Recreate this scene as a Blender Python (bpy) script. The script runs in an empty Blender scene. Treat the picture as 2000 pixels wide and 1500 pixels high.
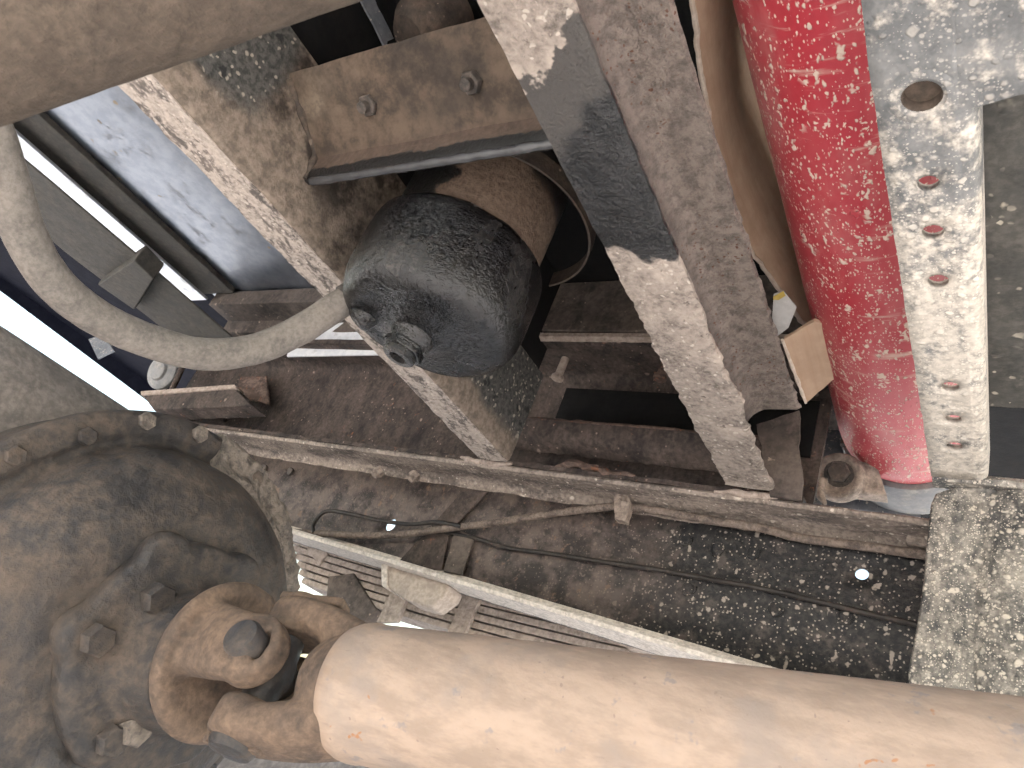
import bpy, bmesh, math, random
from mathutils import Vector, Matrix, noise
random.seed(7)
PI = math.pi
H = 0.60                     # height of the camera above the ground; truck coordinates below are relative to it
sc = bpy.context.scene
C = sc.collection

# ------------------------------------------------------------------ camera, sky, sun, exposure
FPX = 1434.0                 # focal length for a 2000 px wide picture
YV = Vector((901, 1143, 1434)).normalized()
XV = Vector((.8304, .0426, -.5554)); XV = (XV - YV * XV.dot(YV)).normalized()
ZV = XV.cross(YV)
ROT = Matrix((XV, YV, ZV))   # picture (right, down, forward) -> truck (along, across, up)
cam = bpy.data.cameras.new('camera'); cam.lens = FPX / 2000 * 36; cam.sensor_width = 36
cam.clip_start = .02; cam.clip_end = 3000
cam.dof.use_dof = True; cam.dof.focus_distance = 1.0; cam.dof.aperture_fstop = 20
co = bpy.data.objects.new('camera', cam); C.objects.link(co)
r0, r1, r2 = ROT.col[0], ROT.col[1], ROT.col[2]
M4 = Matrix(((r0[0], -r1[0], -r2[0], 0), (r0[1], -r1[1], -r2[1], 0), (r0[2], -r1[2], -r2[2], H), (0, 0, 0, 1)))
co.matrix_world = M4
sc.camera = co
SUN_EL, SUN_AZ = math.radians(50), math.radians(-55)   # azimuth of the sun, from +X towards +Y
sd = Vector((math.cos(SUN_EL) * math.cos(SUN_AZ), math.cos(SUN_EL) * math.sin(SUN_AZ), math.sin(SUN_EL)))
w = bpy.data.worlds.new('World'); sc.world = w; w.use_nodes = True
nt = w.node_tree; sky = nt.nodes.new('ShaderNodeTexSky'); sky.sky_type = 'NISHITA'; sky.sun_disc = False
sky.sun_elevation = SUN_EL; sky.sun_rotation = PI / 2 - SUN_AZ; sky.dust_density = 3; sky.air_density = 1.6; sky.ozone_density = .6
nt.links.new(sky.outputs[0], nt.nodes['Background'].inputs[0]); nt.nodes['Background'].inputs[1].default_value = .15
sl = bpy.data.lights.new('sun', 'SUN'); sl.energy = 5; sl.angle = math.radians(.5); sl.color = (1, .98, .955)
so = bpy.data.objects.new('sun', sl); C.objects.link(so); so.rotation_euler = sd.to_track_quat('Z', 'Y').to_euler()
sc.view_settings.view_transform = 'Standard'; sc.view_settings.look = 'None'
sc.view_settings.exposure = 1.86; sc.view_settings.gamma = 1; sc.view_settings.use_curve_mapping = False
sc.render.engine = 'CYCLES'; sc.cycles.use_denoising = True
sc.cycles.max_bounces = 4; sc.cycles.diffuse_bounces = 3; sc.cycles.glossy_bounces = 2
sc.cycles.use_adaptive_sampling = True; sc.cycles.adaptive_threshold = .045; sc.cycles.adaptive_min_samples = 12
sc.cycles.sample_clamp_indirect = 6

# ------------------------------------------------------------------ measuring: a picture direction met with a plane of the truck
def ray(px, py):
    return ROT @ Vector(((px - 1000) / FPX, (py - 750) / FPX, 1))
def at(px, py, d): return ray(px, py) * d
def onx(px, py, v): r = ray(px, py); return r * (v / r.x)
def ony(px, py, v): r = ray(px, py); return r * (v / r.y)
def onz(px, py, v): r = ray(px, py); return r * (v / r.z)
V = Vector

# ------------------------------------------------------------------ materials
class NT:
    def __init__(s, name):
        s.m = bpy.data.materials.new(name); s.m.use_nodes = True; s.t = s.m.node_tree; s.n = s.t.nodes
        s.b = s.n['Principled BSDF']; s.co = s.n.new('ShaderNodeTexCoord').outputs['Object']
    def put(s, sock, v):
        if hasattr(v, 'is_linked') or hasattr(v, 'links'): s.t.links.new(v, sock)
        elif isinstance(v, (tuple, list)):
            sock.default_value = tuple(v) + ((1,) if len(v) == 3 and len(sock.default_value) == 4 else ())
        else: sock.default_value = v
    def math(s, op, a, b=0.0):
        n = s.n.new('ShaderNodeMath'); n.operation = op; s.put(n.inputs[0], a); s.put(n.inputs[1], b); return n.outputs[0]
    def map(s, vec, loc=(0, 0, 0), rot=(0, 0, 0), scale=(1, 1, 1)):
        n = s.n.new('ShaderNodeMapping'); s.put(n.inputs[0], vec); n.inputs[1].default_value = loc
        n.inputs[2].default_value = rot; n.inputs[3].default_value = scale; return n.outputs[0]
    def noise(s, scale, detail=3, rough=.55, vec=None, off=0, col=False, dist=0):
        n = s.n.new('ShaderNodeTexNoise'); v = vec or s.co
        if off: v = s.map(v, loc=(off * 1.37, off * 2.11, off * .73))
        s.put(n.inputs['Vector'], v); n.inputs['Scale'].default_value = scale; n.inputs['Detail'].default_value = min(detail, 4.0)
        n.inputs['Roughness'].default_value = rough; n.inputs['Distortion'].default_value = dist
        return n.outputs['Color' if col else 'Fac']
    def step(s, f, lo, hi, a=0.0, b=1.0):
        n = s.n.new('ShaderNodeMapRange'); n.interpolation_type = 'SMOOTHSTEP'
        s.put(n.inputs[0], f); s.put(n.inputs[1], lo); s.put(n.inputs[2], hi); s.put(n.inputs[3], a); s.put(n.inputs[4], b); return n.outputs[0]
    def mix(s, f, a, b):
        n = s.n.new('ShaderNodeMix'); n.data_type = 'RGBA'; s.put(n.inputs[0], f); s.put(n.inputs[6], a); s.put(n.inputs[7], b); return n.outputs[2]
    def fmix(s, f, a, b):
        n = s.n.new('ShaderNodeMix'); n.data_type = 'FLOAT'; s.put(n.inputs[0], f); s.put(n.inputs[2], a); s.put(n.inputs[3], b); return n.outputs[0]
    def sep(s, v):
        n = s.n.new('ShaderNodeSeparateXYZ'); s.put(n.inputs[0], v); return n.outputs
    def spots(s, scale, dens, size, off=0, warp=.35, vec=None, soft=.55):
        v = s.map(vec or s.co, loc=(off * 3.1, off * 1.7, off * 2.3))
        if not hasattr(s, 'wz'): s.wz = s.noise(75, 2, .6, col=True)
        n = s.n.new('ShaderNodeVectorMath'); n.operation = 'MULTIPLY_ADD'
        s.put(n.inputs[0], s.wz); n.inputs[1].default_value = (warp / scale * 2,) * 3; s.put(n.inputs[2], v)
        vo = s.n.new('ShaderNodeTexVoronoi'); s.put(vo.inputs['Vector'], n.outputs[0]); vo.inputs['Scale'].default_value = scale
        c = s.sep(vo.outputs['Color'])
        keep = s.math('LESS_THAN', c[0], dens)
        rad = s.math('MULTIPLY_ADD', c[1], size); s.t.nodes[-1].inputs[2].default_value = size * .25
        m = s.step(s.math('DIVIDE', vo.outputs['Distance'], rad), 1.0, soft)
        return s.math('MULTIPLY', m, keep)
    def done(s, col, rough, bump=None, dist=.002, strength=.6, metal=0.0, spec=.4):
        s.put(s.b.inputs['Base Color'], col); s.put(s.b.inputs['Roughness'], rough); s.put(s.b.inputs['Metallic'], metal)
        s.b.inputs['Specular IOR Level'].default_value = spec
        if bump is not None:
            n = s.n.new('ShaderNodeBump'); n.inputs['Strength'].default_value = strength; n.inputs['Distance'].default_value = dist
            s.put(n.inputs['Height'], bump); s.t.links.new(n.outputs[0], s.b.inputs['Normal'])
        return s.m

DUST = (.42, .335, .28); PALE = (.62, .55, .475)
def grime(name, base, base2, dust=DUST, cover=.5, dscale=9, soft=.12, splat=0.0, splat_col=PALE, sscale=55, ssize=.42,
          rust=0.0, rough=.55, metal=0.0, bump=.0025, bscale=90, dark=0.0, stretch=None, off=0, strength=.7, spec=.4, vary=.68, warp=.4, gate=.0, along=None):
    k = NT(name); vec = k.co
    if stretch: vec = k.map(k.co, scale=stretch)
    big = k.noise(dscale * 1.5, 4, .72, vec, off + 1); fine = k.noise(bscale, 4, .68, off=off + 2); med = k.noise(bscale * .3, 4, .7, vec, off + 3)
    col = k.mix(k.step(med, .36, .64), base, base2)
    if rust:
        rm = k.math('MULTIPLY', k.step(k.noise(42, 4, .75, off=off + 5), .66 - .14 * rust, .70 - .1 * rust), k.step(fine, .42, .56))
        col = k.mix(rm, col, (.20, .08, .04))
    dsum = k.math('ADD', big, k.math('MULTIPLY', k.math('SUBTRACT', fine, .5), .45))
    if along: dsum = k.math('ADD', dsum, k.step(k.sep(k.co)[1], along[0], along[1], -.24, .03))
    dm = k.step(dsum, 1 - cover - soft, 1 - cover + soft)
    dcol = k.mix(k.step(fine, .32, .66), tuple(c * vary for c in dust), dust)
    col = k.mix(dm, col, dcol)
    hgt = k.math('ADD', fine, k.math('MULTIPLY', k.noise(bscale * .35, 1, .6, off=off + 3), 1.0))
    rg = k.fmix(dm, rough, .95)
    if dark:
        dk = k.math('MULTIPLY', k.step(k.noise(dscale * .9, 4, .7, vec, off + 8), .52, .74), dark)
        col = k.mix(dk, col, (.022, .021, .022)); rg = k.fmix(dk, rg, .5)
    if splat:
        a = k.spots(sscale, splat, ssize, off + 9, warp); hgt = k.math('ADD', hgt, k.math('MULTIPLY', a, .7)) if splat > .1 else hgt
        b = k.spots(sscale * 2.2, splat * 1.1, ssize, off + 11, warp); c = k.spots(sscale * .5, splat * .35, ssize * .75, off + 13, warp * 1.4)
        s_ = k.math('MAXIMUM', k.math('MAXIMUM', a, b), c)
        if splat > .35: s_ = k.math('MAXIMUM', s_, k.spots(sscale * 4, splat, ssize, off + 17, warp))
        s_ = k.math('MULTIPLY', s_, k.step(k.noise(dscale * 1.2, 3, .6, off=off + 15), .34 + gate, .52 + gate))
        s_ = k.math('MULTIPLY', s_, k.step(med, .25, .5, .55, 1.0))
        if along: s_ = k.math('MULTIPLY', s_, k.step(k.sep(k.co)[1], along[0], along[1], .35, 1.0))
        col = k.mix(s_, col, splat_col); rg = k.fmix(s_, rg, .95)
    return k.done(col, rg, hgt, bump, strength, metal, spec)

MAT = {}
MAT['ground'] = grime('dusty_earth', (.47, .44, .415), (.40, .37, .345), (.56, .53, .50), .5, 2, .2, bump=.01, bscale=25, rough=.95)
MAT['strip'] = grime('dusty_mottled_steel', (.11, .095, .086), (.20, .165, .145), (.55, .47, .41), .55, 30, .08, splat=.25, sscale=110, rough=.8, bump=.004, bscale=140, stretch=(1, .45, 1), splat_col=(.66, .58, .51))
MAT['rail'] = grime('rail_steel', (.042, .036, .035), (.095, .078, .071), (.24, .195, .17), .46, 6, .2, rough=.6, bump=.002)
MAT['flange'] = grime('rail_flange_dust', (.085, .072, .066), (.16, .13, .112), (.36, .30, .255), .52, 14, .14, rough=.8, bump=.003, bscale=130, stretch=(.35, 1, 1), splat=.1, sscale=110)
MAT['lowflange'] = grime('bright_flange_dust', (.40, .35, .305), (.50, .44, .385), (.74, .67, .60), .62, 24, .12, rough=.9, bump=.004, bscale=150)
MAT['subframe'] = grime('subframe_steel', (.028, .024, .023), (.07, .054, .048), (.16, .125, .107), .42, 9, .26, rust=.2, rough=.75, bump=.003, bscale=120, splat=.04, splat_col=(.30, .23, .19), sscale=90, spec=.25, stretch=(1, 1, .6))
MAT['sill'] = grime('sill_steel', (.04, .035, .033), (.08, .067, .061), (.16, .13, .112), .5, 9, .18, splat=.04, splat_col=(.36, .28, .23), sscale=80, rough=.75, bump=.0015, spec=.3, vary=.8)
MAT['edge'] = grime('dusty_lit_edge', (.22, .17, .145), (.34, .27, .225), (.46, .38, .325), .55, 60, .12, rough=.9, bump=.002)
MAT['rustedge'] = grime('rusty_angle', (.055, .038, .033), (.12, .08, .062), (.22, .155, .125), .46, 30, .12, rust=.9, rough=.85, bump=.003, stretch=(.4, 1, 1))
MAT['floor'] = grime('blue_grey_floor', (.20, .225, .27), (.26, .285, .33), (.34, .345, .36), .30, 8, .2, splat=.012, splat_col=(.45, .38, .3), sscale=30, rough=.32, bump=.0004, spec=.6, metal=.75)
MAT['shadeblack'] = grime('shade_black', (.008, .008, .009), (.012, .012, .012), (.022, .02, .018), .3, 6, .2, rough=.8, bump=.001, spec=.2)  # near black: shade of the space under the body put into the colour
MAT['palebar'] = grime('pale_bar', (.60, .64, .70), (.68, .71, .76), (.62, .62, .62), .38, 14, .2, rough=.35, bump=.0008, metal=.7)
MAT['whiteplate'] = grime('white_packing', (.62, .64, .68), (.74, .75, .77), (.50, .50, .50), .35, 30, .12, rough=.7, bump=.001)
MAT['olive'] = grime('olive_bar', (.035, .033, .030), (.055, .051, .045), (.095, .086, .074), .5, 12, .2, rough=.75, bump=.0015, dark=.4)
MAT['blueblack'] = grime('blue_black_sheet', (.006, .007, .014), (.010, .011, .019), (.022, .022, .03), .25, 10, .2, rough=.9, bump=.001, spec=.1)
MAT['beam'] = grime('brown_beam', (.050, .037, .028), (.072, .054, .041), (.115, .088, .067), .5, 40, .22, rough=.85, bump=.003, bscale=150, dark=.12, stretch=(.4, 1, 1), vary=.8)
MAT['hose'] = grime('dusty_rubber_hose', (.085, .077, .070), (.125, .112, .101), (.225, .20, .177), .58, 20, .26, rough=.9, bump=.0015, bscale=190, vary=.8)
MAT['axle'] = grime('dusty_axle', (.12, .108, .102), (.17, .153, .142), (.27, .24, .215), .55, 10, .2, rough=.8, bump=.002, dark=.4)
MAT['bolt'] = grime('dusty_bolt', (.12, .098, .083), (.20, .16, .135), (.38, .31, .26), .55, 60, .2, rough=.8, bump=.001)
MAT['darkbolt'] = grime('grimy_bolt', (.035, .031, .029), (.065, .056, .05), (.15, .122, .105), .45, 70, .2, rough=.7, bump=.001)
MAT['anglebr'] = grime('brown_angle', (.035, .028, .024), (.062, .049, .041), (.145, .108, .082), .47, 8, .26, rough=.75, bump=.0018, bscale=150, dark=.6, splat=.03, splat_col=(.28, .22, .17), sscale=110)
MAT['diff'] = grime('greasy_housing', (.020, .0195, .0205), (.034, .031, .030), (.105, .081, .064), .50, 5, .17, rough=.55, bump=.004, bscale=90, dark=.85, vary=.75)
MAT['mud'] = grime('caked_mud', (.07, .062, .055), (.12, .103, .088), (.22, .183, .153), .55, 30, .12, rough=.95, bump=.008, bscale=80, dark=.5)
MAT['yoke'] = grime('orange_brown_yoke', (.036, .030, .027), (.075, .056, .045), (.20, .135, .093), .52, 9, .32, rough=.85, bump=.0022, bscale=110, dark=.5, vary=.75)
MAT['cap'] = grime('greasy_cap', (.025, .024, .025), (.045, .040, .039), (.10, .08, .066), .42, 24, .2, rough=.5, bump=.0015)
MAT['grey'] = grime('grey_panel', (.12, .135, .16), (.18, .195, .22), (.28, .285, .30), .4, 10, .2, splat=.2, sscale=140, rough=.55, bump=.001)
MAT['ring'] = grime('grey_ring', (.20, .205, .215), (.28, .28, .28), (.40, .375, .345), .4, 20, .2, rough=.6, bump=.001)
MAT['cream'] = grime('cream_dust_plate', (.125, .128, .13), (.215, .215, .212), (.64, .58, .505), .60, 22, .14, splat=.5, splat_col=(.72, .66, .58), sscale=110, rough=.8, bump=.002, bscale=120, stretch=(1, .7, 1), along=(-.32, .0))
MAT['splat'] = grime('splattered_black_plate', (.045, .047, .049), (.105, .103, .10), (.43, .395, .345), .48, 26, .2, splat=.66, splat_col=(.62, .565, .485), sscale=95, ssize=.42, rough=.55, bump=.003, bscale=120, stretch=(1, 1, .6), gate=-.06)
MAT['panel'] = grime('recessed_grey_panel', (.036, .036, .034), (.062, .061, .056), (.11, .104, .092), .5, 10, .2, splat=.22, splat_col=(.42, .38, .31), sscale=55, rough=.7, bump=.0015, gate=.08)
MAT['card'] = grime('cardboard', (.44, .30, .205), (.50, .35, .245), (.54, .39, .28), .5, 10, .3, rough=.9, bump=.0008, bscale=40, stretch=(6, .3, 6), vary=.85)
MAT['cardedge'] = grime('torn_cardboard_edge', (.55, .45, .36), (.66, .56, .46), (.72, .63, .54), .5, 40, .2, rough=.95, bump=.002)
MAT['paper'] = grime('grey_paper', (.46, .45, .44), (.52, .51, .5), (.56, .54, .52), .5, 20, .3, rough=.9, bump=.0005)
MAT['yellow'] = grime('yellow_print', (.55, .38, .05), (.6, .42, .08), (.6, .45, .15), .5, 20, .3, rough=.8)
MAT['leaf'] = grime('dusty_spring_leaf', (.20, .168, .144), (.30, .25, .212), (.50, .42, .36), .6, 18, .18, rough=.9, bump=.003)
MAT['rubber'] = grime('dusty_rubber', (.34, .285, .24), (.40, .34, .29), (.52, .44, .375), .6, 18, .2, rough=.95, bump=.003, bscale=110)
MAT['wire'] = grime('black_wire', (.02, .018, .018), (.04, .035, .032), (.10, .08, .07), .35, 30, .2, rough=.6, bump=.0005)
MAT['pipe'] = grime('dusty_pipe', (.075, .06, .053), (.14, .112, .096), (.27, .215, .18), .5, 30, .2, rough=.85, bump=.003, bscale=200)
k = NT('dusty_shaft_paint'); P_ = k.sep(k.co)
f_ = k.noise(120, 4, .65); g_ = k.noise(9, 4, .7, off=3); h_ = k.noise(45, 4, .7, off=6, vec=k.map(k.co, scale=(.35, 1, 1)))
col = k.mix(k.step(h_, .34, .66), (.27, .205, .16), (.365, .275, .213))
col = k.mix(k.math('MULTIPLY', k.step(g_, .48, .64), .6), col, (.235, .195, .17))                       # worn greyish paint showing through the dust
col = k.mix(k.math('MULTIPLY', k.step(k.noise(26, 4, .75, off=9), .60, .68), .55), col, (.17, .165, .175))
col = k.mix(k.step(k.math('ADD', P_[0], k.math('MULTIPLY', g_, .10)), .085, .02, 0, .7), col, (.33, .215, .14))   # rust-coloured near the weld
sp_ = k.math('MULTIPLY', k.spots(90, .14, .34, 3, 1.2), k.step(k.noise(10, 2, .5, off=14), .52, .6)); col = k.mix(sp_, col, (.30, .15, .08))
col = k.mix(k.math('MULTIPLY', k.spots(190, .06, .3, 5, .8), .6), col, (.20, .15, .125))
sc_ = k.step(k.noise(150, 3, .6, off=17, vec=k.map(k.co, scale=(.06, 1, 1), rot=(0, 0, .5))), .64, .70); col = k.mix(k.math('MULTIPLY', k.math('MULTIPLY', sc_, k.step(g_, .48, .6)), .5), col, (.19, .15, .13))
MAT['shaft'] = k.done(col, .85, k.math('ADD', f_, k.math('MULTIPLY', k.noise(14, 2, .5, off=20), 2.0)), .0016, .6)

def special():
    # black canister: thick wet-looking grease, dust on the rougher places
    k = NT('greasy_black_canister'); f = k.noise(150, 3, .6, dist=1.5); g = k.noise(50, 2, .6, off=3); dz = k.step(k.noise(13, 4, .65, off=8), .48, .66)
    col = k.mix(k.step(g, .4, .65), (.006, .006, .007), (.013, .012, .0125))
    col = k.mix(k.math('MULTIPLY', k.math('MULTIPLY', dz, k.step(f, .45, .62)), .55), col, (.085, .075, .068))
    MAT['black'] = k.done(col, k.fmix(dz, .20, .36), k.math('ADD', f, g), .0036, .6, spec=.6)
    # upper barrel: black, the brown lit patch on its right side painted in
    k = NT('black_barrel_painted_light'); P_ = k.sep(k.co); fn = k.noise(140, 4, .68); md = k.noise(22, 4, .7, off=2)
    m = k.step(k.math('ADD', k.math('ADD', P_[0], k.math('MULTIPLY', P_[1], -.3)), k.math('MULTIPLY', k.math('SUBTRACT', md, .5), .10)), .050, .062)
    m = k.math('MULTIPLY', m, k.step(k.math('ADD', P_[2], k.math('MULTIPLY', md, .05)), .27, .25))
    col = k.mix(m, k.mix(fn, (.008, .008, .008), (.022, .020, .019)), k.mix(k.step(fn, .3, .7), (.12, .083, .06), (.20, .142, .104)))
    MAT['barrel'] = k.done(col, k.fmix(m, .5, .95), fn, .004, .8)
    # red paint with cream splashes, denser low down the length
    k = NT('splashed_red_paint'); P_ = k.sep(k.co)
    fade = k.noise(10, 4, .6, vec=k.map(k.co, scale=(1, .5, 1)))
    col = k.mix(k.step(fade, .35, .7), (.42, .035, .05), (.50, .115, .125))
    v = k.map(k.co, scale=(1.5, .8, 1.5), rot=(.35, .2, 0))
    a = k.spots(70, .40, .42, 1, 1.0, v); b2 = k.spots(150, .42, .40, 2, .8, v); c2 = k.spots(28, .24, .36, 3, 1.2, v); d2 = k.spots(260, .5, .42, 6, .4, v)
    s_ = k.math('MAXIMUM', k.math('MAXIMUM', a, b2), k.math('MAXIMUM', c2, d2))
    dens = k.step(k.math('ADD', P_[1], k.math('MULTIPLY', k.noise(14, 3, .5), .25)), -.62, -.18, .15, 1.0)
    n1 = k.n.new('ShaderNodeTexNoise'); s_ = k.math('MULTIPLY', s_, k.step(k.noise(22, 2, .5, off=7), k.math('SUBTRACT', .60, k.math('MULTIPLY', dens, .30)), k.math('SUBTRACT', .68, k.math('MULTIPLY', dens, .30))))
    # thin scraped smears
    sm = k.noise(70, 4, .6, vec=k.map(k.co, scale=(.16, 1, .16), rot=(.5, 0, .35)), off=9)
    smr = k.math('MULTIPLY', k.step(sm, .56, .70), k.step(k.noise(9, 3, .5, off=4), .46, .60)); smr = k.math('MULTIPLY', smr, .75)
    s_ = k.math('MAXIMUM', s_, smr)
    haze = k.math('MULTIPLY', k.step(k.noise(20, 5, .72, off=12, vec=k.map(k.co, scale=(1, .4, 1))), .48, .72), .26)
    col = k.mix(haze, col, (.55, .28, .25))
    col = k.mix(s_, col, (.66, .53, .44))
    MAT['red'] = k.done(col, k.fmix(s_, .42, .92), k.math('ADD', a, b2), .0015, .7, spec=.45)
    # crossmember with the oil stain: the stain lies between two ragged ends along its length
    k = NT('crusted_channel_with_oil_stain'); P_ = k.sep(k.co)
    fine = k.noise(140, 6, .7); med = k.noise(38, 6, .65, off=2); big = k.noise(12, 5, .6, off=3)
    col = k.mix(k.step(med, .36, .62), (.12, .099, .086), (.31, .257, .221))
    col = k.mix(k.step(big, .52, .68), col, (.46, .385, .33))
    col = k.mix(k.step(fine, .30, .70, .0, .6), col, (.50, .425, .365)); col = k.mix(k.step(k.noise(70, 4, .7, off=12), .62, .70), col, (.13, .105, .09))
    pale = k.math('MAXIMUM', k.spots(150, .35, .40, 2, .8), k.spots(60, .10, .3, 5, .9)); col = k.mix(k.math('MULTIPLY', pale, .8), col, (.60, .53, .46))
    upm = k.step(P_[2], .03, .05)
    ucol = k.mix(k.step(k.noise(60, 5, .75, off=31), .36, .62), (.15, .124, .110), (.30, .248, .213)); ucol = k.mix(k.step(fine, .35, .7, 0, .35), ucol, (.35, .295, .255)); ucol = k.mix(k.step(P_[2], .14, .10), ucol, (.11, .09, .082))  # inner web painted darker below the top flange, for its shade
    ucol = k.mix(k.math('MULTIPLY', k.spots(210, .5, .40, 33, 1.2), k.step(k.noise(11, 3, .5, off=34), .44, .56)), ucol, (.15, .075, .05))
    ucol = k.mix(k.step(k.noise(18, 4, .7, off=36), .62, .74, 0, .8), ucol, (.11, .10, .095))
    col = k.mix(upm, col, ucol)
    edge = k.math('ADD', P_[1], k.math('MULTIPLY', k.math('SUBTRACT', k.noise(24, 5, .6, off=6), .5), .11))
    edge = k.math('ADD', edge, k.math('MULTIPLY', P_[0], .75))
    st = k.math('MULTIPLY', k.step(edge, -.354, -.348), k.step(k.math('ADD', P_[1], k.math('ADD', k.math('MULTIPLY', P_[0], -.35), k.math('MULTIPLY', k.math('SUBTRACT', k.noise(30, 5, .6, off=16), .5), .06))), -.112, -.120))
    st = k.math('MULTIPLY', st, k.step(P_[2], .012, .008))
    wet = k.step(edge, -.30, -.27)
    ocol = k.mix(wet, (.075, .068, .063), k.mix(k.step(med, .4, .65), (.012, .012, .013), (.030, .029, .030)))
    col = k.mix(st, col, ocol)
    rg = k.fmix(st, .9, k.fmix(wet, .85, .28))
    hg = k.math('ADD', k.math('MULTIPLY', fine, 1.0), med)
    MAT['channel'] = k.done(col, rg, hg, .006, .9, spec=.5)
    # left crossmember web: tan dust along the edge, dark splattered patches
    k = NT('spotted_crossmember_web'); P_ = k.sep(k.co)
    fine = k.noise(120, 6, .65); big = k.noise(7, 5, .6, off=3)
    dark = k.mix(k.step(fine, .35, .65), (.05, .05, .048), (.12, .115, .105))
    sp = k.math('MAXIMUM', k.spots(120, .5, .42, 1, .5), k.spots(60, .25, .36, 2, .5)); dark = k.mix(sp, dark, (.36, .32, .27))
    bl = k.spots(38, .3, .33, 7, .4); dark = k.mix(bl, dark, (.03, .03, .03))
    tan = k.mix(k.step(k.noise(60, 5, .72, off=5), .35, .65), (.15, .12, .095), (.29, .232, .185))
    bb = k.mix(k.step(k.noise(16, 5, .72, off=9), .40, .60), (.05, .040, .033), tan)
    tan = k.mix(k.math('MULTIPLY', k.step(k.math('ABSOLUTE', P_[1]), .05, .16), k.step(P_[2], .09, .03)), bb, tan)
    hgt = k.math('ADD', P_[2], k.math('MULTIPLY', k.math('SUBTRACT', big, .5), .10))
    m = k.math('MULTIPLY', k.step(hgt, .04, .065), k.step(k.math('ABSOLUTE', k.math('ADD', P_[1], k.math('MULTIPLY', big, .1))), .19, .23))
    MAT['web'] = k.done(k.mix(m, tan, dark), .85, fine, .003, .7, spec=.35)
    # far chassis web: brown at the back, black with mud drops and dribbles at the front
    k = NT('splattered_rail_web'); P_ = k.sep(k.co)
    fine = k.noise(110, 6, .65); big = k.noise(5, 5, .6, off=3); med = k.noise(26, 5, .65, off=4)
    br = k.mix(k.step(med, .36, .64), (.042, .035, .034), (.15, .117, .103))
    br = k.mix(k.step(k.noise(45, 5, .6, off=6), .62, .7), br, (.19, .125, .092))
    bk = k.mix(k.step(fine, .4, .65), (.016, .017, .019), (.045, .042, .041))
    fr = k.step(k.math('ADD', P_[0], k.math('MULTIPLY', k.math('SUBTRACT', big, .5), .7)), -.02, .22)
    col = k.mix(fr, br, bk)
    hz = k.math('MULTIPLY', k.step(k.noise(30, 6, .7, off=21), .52, .66), .6); col = k.mix(hz, col, (.12, .10, .09))
    s_ = k.math('MAXIMUM', k.math('MAXIMUM', k.spots(95, .36, .38, 1, .6), k.spots(190, .48, .42, 2, .5)), k.spots(50, .16, .28, 3, .8))
    dr = k.spots(70, .16, .34, 8, .5, k.map(k.co, scale=(1, 1, .3)))
    s_ = k.math('MAXIMUM', s_, dr)
    s_ = k.math('MULTIPLY', s_, k.step(fr, 0.0, 1.0, .35, .95))
    col = k.mix(s_, col, k.mix(fr, (.30, .24, .20), (.38, .335, .29)))
    MAT['railR'] = k.done(col, k.fmix(s_, .55, .95), fine, .003, .7, spec=.35)
special()

# ------------------------------------------------------------------ mesh helpers (truck coordinates; H is added when linking)
def loft(bm, rings, close=True, caps=True):
    vs = [[bm.verts.new(p) for p in r] for r in rings]; n = len(rings[0])
    for a, b in zip(vs, vs[1:]):
        for i in range(n if close else n - 1):
            j = (i + 1) % n
            bm.faces.new((a[i], a[j], b[j], b[i]))
    if caps and close:
        bm.faces.new(vs[0][::-1]); bm.faces.new(vs[-1])
    return vs
def frame(d):
    d = V(d).normalized(); u = d.cross(V((0, 0, 1)))
    if u.length < .05: u = d.cross(V((1, 0, 0)))
    u.normalize(); return d, u, d.cross(u)
def lathe(bm, o, d, prof, n=48, cap0=True, cap1=True):
    """prof: (radius, height along d)"""
    d, u, v = frame(d); o = V(o)
    rings = [[o + d * h + (u * math.cos(t) + v * math.sin(t)) * max(r, 1e-5) for t in [2 * PI * i / n for i in range(n)]] for r, h in prof]
    vs = loft(bm, rings, True, False)
    if cap0: bm.faces.new(vs[0][::-1])
    if cap1: bm.faces.new(vs[-1])
def smooth_path(pts, n):
    pts = [V(p) for p in pts]; P = [pts[0] * 2 - pts[1]] + pts + [pts[-1] * 2 - pts[-2]]; out = []
    seg = len(pts) - 1
    for i in range(n + 1):
        t = i / n * seg; k = min(int(t), seg - 1); f = t - k; a, b, c, d = P[k:k + 4]
        out.append(.5 * ((2 * b) + (c - a) * f + (2 * a - 5 * b + 4 * c - d) * f * f + (3 * b - a - 3 * c + d) * f ** 3))
    return out
def tube(bm, pts, r, n=60, seg=20, smooth=True, wob=0):
    path = smooth_path(pts, n) if smooth else [V(p) for p in pts]
    rings = []; u = None
    for i, p in enumerate(path):
        d = (path[min(i + 1, len(path) - 1)] - path[max(i - 1, 0)]).normalized()
        u = frame(d)[1] if u is None else (u - d * u.dot(d)).normalized()
        v = d.cross(u); rr = r(i / (len(path) - 1)) if callable(r) else r
        ring = []
        for j in range(seg):
            t = 2 * PI * j / seg; q = p + (u * math.cos(t) + v * math.sin(t)) * rr
            if wob: q += (q - p) * noise.noise(q * 60) * wob
            ring.append(q)
        rings.append(ring)
    loft(bm, rings)
def box(bm, lo, hi):
    lo, hi = V(lo), V(hi)
    loft(bm, [[V((lo.x, lo.y, z)), V((hi.x, lo.y, z)), V((hi.x, hi.y, z)), V((lo.x, hi.y, z))] for z in (lo.z, hi.z)])
def slab(bm, poly, th):
    """a flat polygon given thickness th (a vector)"""
    poly = [V(p) for p in poly]; th = V(th)
    loft(bm, [poly, [p + th for p in poly]])
def rag(poly, step=.012, amp=.003, sc_=60, seed=0):
    """subdivide an outline and roughen it"""
    out = []
    for a, b in zip(poly, poly[1:] + poly[:1]):
        a, b = V(a), V(b); n = max(1, int((b - a).length / step))
        for i in range(n):
            p = a.lerp(b, i / n); out.append(p + noise.noise_vector(p * sc_ + V((seed, seed, 0))) * amp)
    return out
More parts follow.
